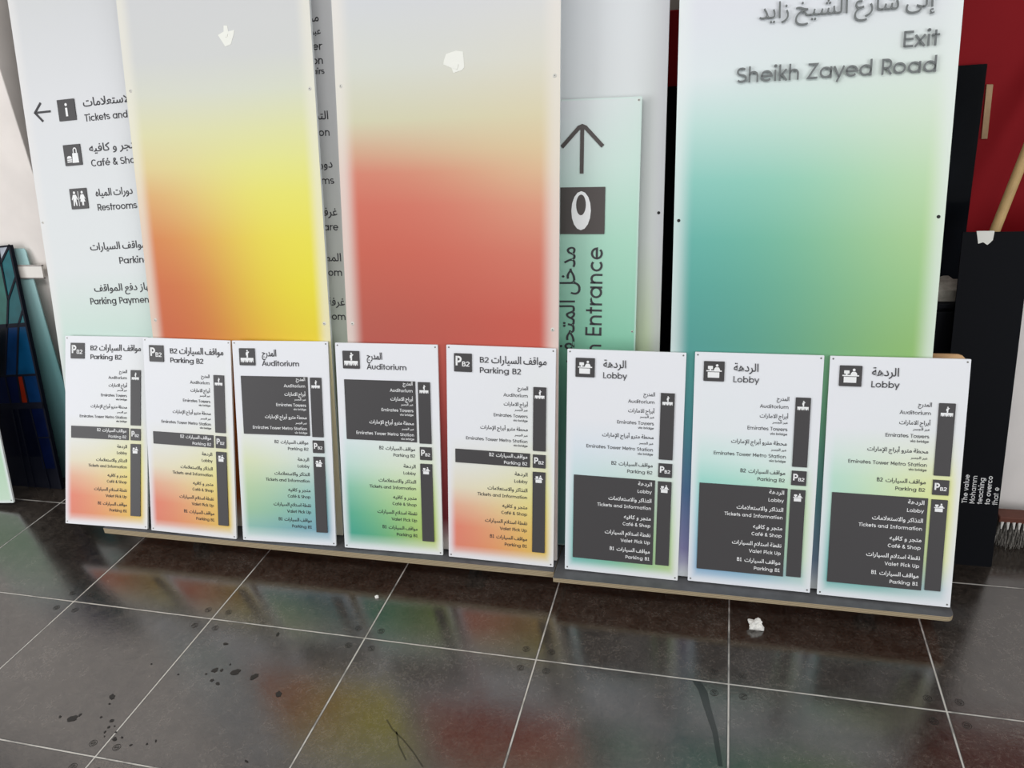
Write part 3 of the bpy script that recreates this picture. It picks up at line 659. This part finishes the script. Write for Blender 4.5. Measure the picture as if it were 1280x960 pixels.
small_sign((2.6715, .3281, -.0205, .2701, .0089), 'lob', P_lime, 'small Lobby directory with teal and lime print, at the right end of the platform')
# ------------------------------------------------------------------ torn tape on the blank panels
def scrap(name, pz, cx, cz, pts, mt, label, lift=.0012, fold=None, z=.11):
    root = tag(empty(name, mw=pose(pz[0], pz[1], seat(pz, .78, .014, z), pz[2], pz[3], pz[4])), label, 'tape')
    mb = MB(); mb.prism([(cx+x, cz+z_) for x, z_ in pts], -lift, 0.0); mb.build('torn_paper', mt, root)
    for q in (fold or []):
        mb = MB(); mb.prism([(cx+x, cz+z_) for x, z_ in q], -lift-.002, -lift); mb.build('folded_flap', mt, root)
    return root
scrap('paper_scrap', pB, .440, 1.840, [(-.006,-.034),(.016,-.028),(.032,.006),(.034,.018),(.010,.015),(.008,.034),(-.006,.036),(-.008,.016),(-.032,.006)], m_paper, 'torn white tape scrap stuck high on the yellow panel', fold=[[(-.002,-.004),(.006,-.002),(.008,.006),(.002,.006)]])
scrap('paper_scrap', pD, .425, 1.703, [(.0,-.034),(.030,-.026),(.038,-.018),(.034,.030),(.010,.034),(-.024,.026),(-.032,.006),(-.034,-.006),(-.006,-.018)], m_paper, 'torn white tape scrap stuck high on the red panel', fold=[[(-.002,-.02),(.014,-.024),(.018,-.008),(.004,-.004)]])
# ------------------------------------------------------------------ things behind on the right
b = MB(); b.box(1.2, 4.6, 1.35, 1.39, 0, 1.868); tag(b.build('partition_board', m_red, bevel=.003), 'large dark red painted partition board behind the signs', 'partition')
def leaning(name, x0, x1, y0, lean, h, t, mt, label, cat, edge=None, z=0, r=.003, yaw=0, roll=0):
    o = tag(empty(name, mw=pose(x0, y0, z, yaw, lean, roll)), label, cat)
    return o, sheet(o, x1-x0, h, t, mt, edge or mt, r, 'panel_sheet')
leaning('gloss_panel', 2.0, 3.205, 1.20, R(4.3), 1.612, .010, m_black, 'tall glossy black sheet leaning on the red partition board', 'panel', roll=.014)
b = MB(); b.prism([(3.207,1.373),(3.226,1.373),(3.216,1.554),(3.196,1.555)], 1.343, 1.350); tag(b.build('tape_strip', m_kraft), 'short brown strip taped to the red board beside the black sheet', 'tape')
o = tag(empty('storage_cabinet', (2.26, .93, 0)), 'low black cabinet behind the teal panel, a foam offcut on top', 'cabinet')
b = MB(); b.box(0, .93, .015, .22, .04, .882); b.build('body', m_blackm, o, .003)
b = MB(); b.box(-.008, .938, 0, .23, .882, .90); b.build('top_board', m_blackm, o, .003)
for x0 in (.01, .47):
    b = MB(); b.box(x0, x0+.45, .003, .016, .06, .87); d_ = b.build('door', m_blackm, o, .002)
    b = MB(); b.tube((x0+.41, -.012, .6), (x0+.41, -.012, .72), .005); b.box(x0+.406, x0+.414, -.012, .004, .6, .606); b.box(x0+.406, x0+.414, -.012, .004, .714, .72); b.build('handle', m_steel, d_)
b = MB(); b.box(0, .93, .03, .22, 0, .04); b.build('plinth', m_blackm, o)
def chunk(name, loc, sx, sy, sz, seed, mt, label, cat, rough=.25, sub=3):
    bm = bmesh.new(); bmesh.ops.create_icosphere(bm, subdivisions=sub, radius=1)
    for v in bm.verts:
        n = noise.noise(v.co*1.3+Vector((seed, 0, 0)))*rough*2+noise.noise(v.co*3.1+Vector((0, seed, 0)))*rough
        c = v.co*(1+n); v.co = Vector((c.x*sx, c.y*sy, max(c.z, -.75)*sz))
    zm = min(v.co.z for v in bm.verts)
    for v in bm.verts: v.co.z -= zm
    me = bpy.data.meshes.new(name); bm.to_mesh(me); bm.free()
    o = link(name, me, mt); o.location = loc; return tag(o, label, cat)
b = MB(); rr = random.Random(3); n = 9
vs = []
for k in range(n):
    for (y, z) in ((.955, .9), (.955, .938), (1.0, .957), (1.05, .955), (1.05, .9)): vs.append((3.0+k*.016, y+rr.uniform(-.003, .003)*(z > .9), z+rr.uniform(-.006, .006)*(z > .94)))
fs = [[5*k+i, 5*k+(i+1) % 5, 5*k+5+(i+1) % 5, 5*k+5+i] for k in range(n-1) for i in range(5)]+[[4, 3, 2, 1, 0], [5*(n-1)+i for i in range(5)]]
b.raw(vs, [f[::-1] for f in fs]); tag(b.build('foam_offcut', mat('dusty_grey_foam', srgb(150, 146, 136), .9, .2, var=.2, scale=50, bump=.5)), 'dusty grey offcut lying on the black cabinet beside the teal panel', 'offcut')
# ------------------------------------------------------------------ sign board with white text, pole, plywood, white board, brush
o, _s = leaning('text_panel', 3.092, 3.293, .707, R(12), 1.166, .006, m_blackm, 'narrow matt black board with sideways white text, leaning at the right', 'sign')
mb = MB()
for k, s in enumerate(('The value', 'Mohamm', 'teaching', 'to overco', 'that e')): latin(mb, s, .100+k*.0238, .232, .0165, -.0008, .0002, 'L', None, .12 if k in (1, 4) else .15, rot=1)
mb.build('lettering', m_white, o)

# torn white tape on its top edge
b = MB(); b.prism([(.048,1.128),(.062,1.133),(.075,1.124),(.082,1.130),(.090,1.140),(.092,1.1675),(.040,1.1675)][::1], -.0015, .0); b.prism([(.040,1.1675),(.092,1.1675),(.090,1.169),(.042,1.169)], -.0015, .007); q = b.build('torn_tape', m_paper, o); q['label'] = 'torn white tape scrap'
# pine pole
b = MB(); p0 = Vector((3.172, 1.045, .9)); p1 = Vector((3.30, 1.175, 1.335)); d_ = p1-p0; b.tube(p0+Vector((0, 0, .004)), p0+d_*2.17, .0165, n=18)
tag(b.build('wooden_pole', m_stick, smooth=False), 'round pine pole leaning against the red partition board', 'pole')
# plywood behind the teal panel
o = tag(empty('plywood_board', mw=pose(2.56, .425, .11, 0, R(13.5), 0)), 'pale plywood board with rounded corner peeking above the rightmost Lobby directory', 'board')
sheet(o, .505, .762, .015, m_wood, m_wood, .022, 'panel_sheet')
# white boards at the right edge
m_wb = mat('scuffed_white_board', srgb(240, 234, 230), .6, .3, var=.05, scale=6)
o = tag(empty('white_board', mw=pose(3.235, .985, 0, 0, R(5), 0)), 'white board with a slanted corner, right beside the black text board', 'board')
b = MB(); b.prism([(0,0),(.60,0),(.60,1.15),(.18,1.15),(.02,.60),(0,.5)], 0, .012); b.build('panel_sheet', m_wb, o)
o = tag(empty('white_board', mw=pose(3.360, .955, 0, 0, R(5), .045)), 'white board at the right picture edge, overlapping another white board', 'board')
sheet(o, .50, 1.05, .016, m_wb, mat('dark_board_edge', srgb(60, 56, 54), .7), .004, 'panel_sheet')
# floor brush
o = tag(empty('floor_brush', (3.33, .86, 0)), 'red-brown floor brush with grey bristles at the right picture edge', 'brush')
b = MB(); b.box(0, .45, -.03, .03, .108, .132); b.build('brush_block', mat('red_brown_wood', srgb(104, 62, 50), .6, .3, var=.2, scale=15), o, .004)
b = MB(); rr = random.Random(9)
for i in range(24):
    for j in range(4):
        x, y = .012+i*.0185, -.021+j*.014
        for k in range(7):
            dx, dy = rr.gauss(0, .012), rr.gauss(-.004 if j < 2 else .004, .010)
            b.tube((x+rr.gauss(0, .002), y+rr.gauss(0, .002), .108), (x+dx, y+dy, rr.uniform(.001, .014)), .0017, .0011, n=4)
q = b.build('bristles', mat('grey_bristle', srgb(120, 116, 110), .7, .3, var=.6, scale=90), o); q['kind'] = 'stuff'
b = MB()
for i in range(22): b.tube((.012+i*.0185, -.027, .112), (.012+i*.0185+rr.gauss(0, .003), -.034, .082+rr.uniform(-.006, .006)), .0062, .0022, n=7)
q = b.build('front_tufts', mat('white_bristle', srgb(225, 222, 216), .7, .2), o); q['label'] = 'white front tufts'; q['kind'] = 'stuff'
# ------------------------------------------------------------------ left side: stained glass, teal sheet, green sign
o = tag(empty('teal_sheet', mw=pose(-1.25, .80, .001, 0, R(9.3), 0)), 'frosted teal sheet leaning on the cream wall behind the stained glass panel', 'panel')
mt_teal = printed('frosted_teal_shaded', .62, 1.12, [(0, W3((78,112,118),(80,114,120),(84,118,122))), (.6, W3((96,138,142),(100,144,146),(106,150,150))), (1.12, W3((160,198,200),(165,202,202),(170,205,205)))], 0, .001, (60,80,80), .25)  # darkening towards the foot is shade painted into the teal
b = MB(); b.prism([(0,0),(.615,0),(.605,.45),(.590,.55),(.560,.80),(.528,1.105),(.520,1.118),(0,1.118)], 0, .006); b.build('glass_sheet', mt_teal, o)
m_clear = mat('clear_strip', srgb(226, 220, 212), .3, .4); m_dk = mat('grey_strip_edge', srgb(110, 100, 95), .5)
b = MB(); b.box(.45, .612, -.012, -.002, .985, 1.045); q = b.build('clip_strip', m_clear, o)
for z0 in (.983, 1.0395):
    b = MB(); b.box(.45, .614, -.0126, -.0018, z0, z0+.0045); b.build('strip_edge', m_dk, q)
o = tag(empty('stained_glass_panel', mw=pose(-.683, .705, .004, 0, R(12.5), .074)), 'stained glass panel of blue and teal panes in dark leading, left edge', 'panel')
GC = [srgb(10, 26, 100), srgb(170, 176, 186), srgb(14, 92, 100), srgb(44, 96, 88), srgb(10, 78, 84), srgb(6, 42, 82), srgb(6, 62, 98), srgb(5, 16, 50), srgb(120, 32, 12), srgb(3, 6, 24), srgb(8, 14, 22)]
gm = [mat('stained_pane', c, .3, .12, var=.25, scale=12) for c in GC]
kz = 1/math.cos(R(12.5)); PZ = lambda P: [(x, z*kz) for x, z in P]
m_lead = mat('dark_leading', (.006, .007, .014, 1), .5, .1)
b = MB(); b.prism(PZ([(-.60, 0), (-.001, 0), (-.001, 1.128), (-.60, 1.128)]), .002, .016); b.build('backing_frame', m_lead, o)
b = MB()
for c, P in ((0, [(-.6,1.128),(-.6,.80),(-.3,.86),(-.117,1.02),(-.072,1.055),(-.068,1.128)]), (1, [(-.068,1.128),(-.072,1.055),(-.002,1.128)]), (2, [(-.002,1.128),(-.072,1.055),(-.077,.92),(-.077,.889),(-.005,.99)]),
   (3, [(-.3,.86),(-.6,.80),(-.6,.775),(-.114,.775),(-.077,.889),(-.072,1.055),(-.117,1.02)]), (4, [(-.005,.99),(-.077,.889),(-.114,.775),(-.049,.775),(-.004,.843)]), (2, [(-.004,.843),(-.049,.775),(-.004,.775)]),
   (10, [(-.6,.775),(-.6,.546),(-.19,.546),(-.114,.775)]), (5, [(-.114,.775),(-.19,.546),(-.12,.546),(-.049,.775)]), (6, [(-.049,.775),(-.12,.546),(-.003,.546),(-.003,.775)]),
   (7, [(-.6,.546),(-.6,.417),(-.13,.417),(-.122,.546)]), (8, [(-.122,.546),(-.13,.417),(-.088,.417),(-.087,.546)]), (5, [(-.087,.546),(-.088,.417),(-.003,.417),(-.003,.546)]),
   (9, [(-.6,.39),(-.6,.16),(-.16,.16),(-.16,.39)]), (9, [(-.16,.39),(-.16,.16),(-.085,.16),(-.085,.39)]), (7, [(-.085,.39),(-.085,.10),(-.003,.10),(-.003,.39)])):
    a = sum(P[i][0]*P[(i+1) % len(P)][1]-P[(i+1) % len(P)][0]*P[i][1] for i in range(len(P)))
    b.prism(PZ(P if a > 0 else P[::-1]), 0, .002, c)
b.build('coloured_panes', gm, o)
b = MB()
for P, w in (([(-.068,1.128),(-.072,1.055),(-.077,.889)], .009), ([(-.002,1.128),(-.072,1.055),(-.117,1.02),(-.3,.86)], .010), ([(-.004,.99),(-.077,.889),(-.114,.775),(-.19,.546)], .010), ([(-.004,.843),(-.049,.775),(-.12,.546),(-.13,.417)], .010),
   ([(-.6,.775),(0,.775)], .018), ([(-.6,.546),(0,.546)], .010), ([(-.6,.403),(0,.403)], .030), ([(-.087,.546),(-.088,.417)], .008), ([(-.19,.546),(-.2,.0)], .009), ([(-.16,.39),(-.16,0)], .008), ([(-.085,.39),(-.07,.0)], .008), ([(-.085,.25),(0,.25)], .006), ([(-.005,1.128),(-.005,0)], .010), ([(-.6,1.124),(0,1.124)], .008)):
    stroke(b, P, False, w, -.003, 0, lambda x, z: (x, z*kz))
b.build('leading', m_lead, o)
P_green = [(0, W3((200,225,200),(200,226,202),(205,226,206))), (.2, W3((180,215,180),(182,216,184),(186,218,188))), (.5, W3((205,226,205),(208,228,208),(210,228,210))), (PH, W3(WHITE, WHITE, WHITE))]
o = tag(empty('gradient_sign', mw=pose(-1.168, .52, 0, .0, R(14), .085)), 'pale green sign corner at the left picture edge, standing on the floor', 'sign')
sheet(o, .385, PH, .008, printed('pale_green_print', .385, PH, P_green, .004, .02))
dot(o, 'corner_screw', .374, .012, .003, m_screw); dot(o, 'corner_screw', .374, PH-.012, .003, m_screw)
# ------------------------------------------------------------------ litter on the floor
chunk('foam_chunk', (2.486, .262, .0), .024, .016, .020, 3.1, m_foam, 'white foam chunk lying on the floor below the right-hand Lobby signs', 'litter', .3)
chunk('foam_crumb', (1.157, .2055, .0), .0075, .006, .006, 7.7, m_foam, 'tiny white foam crumb on the floor below the teal Auditorium directory', 'litter', .3, 2)
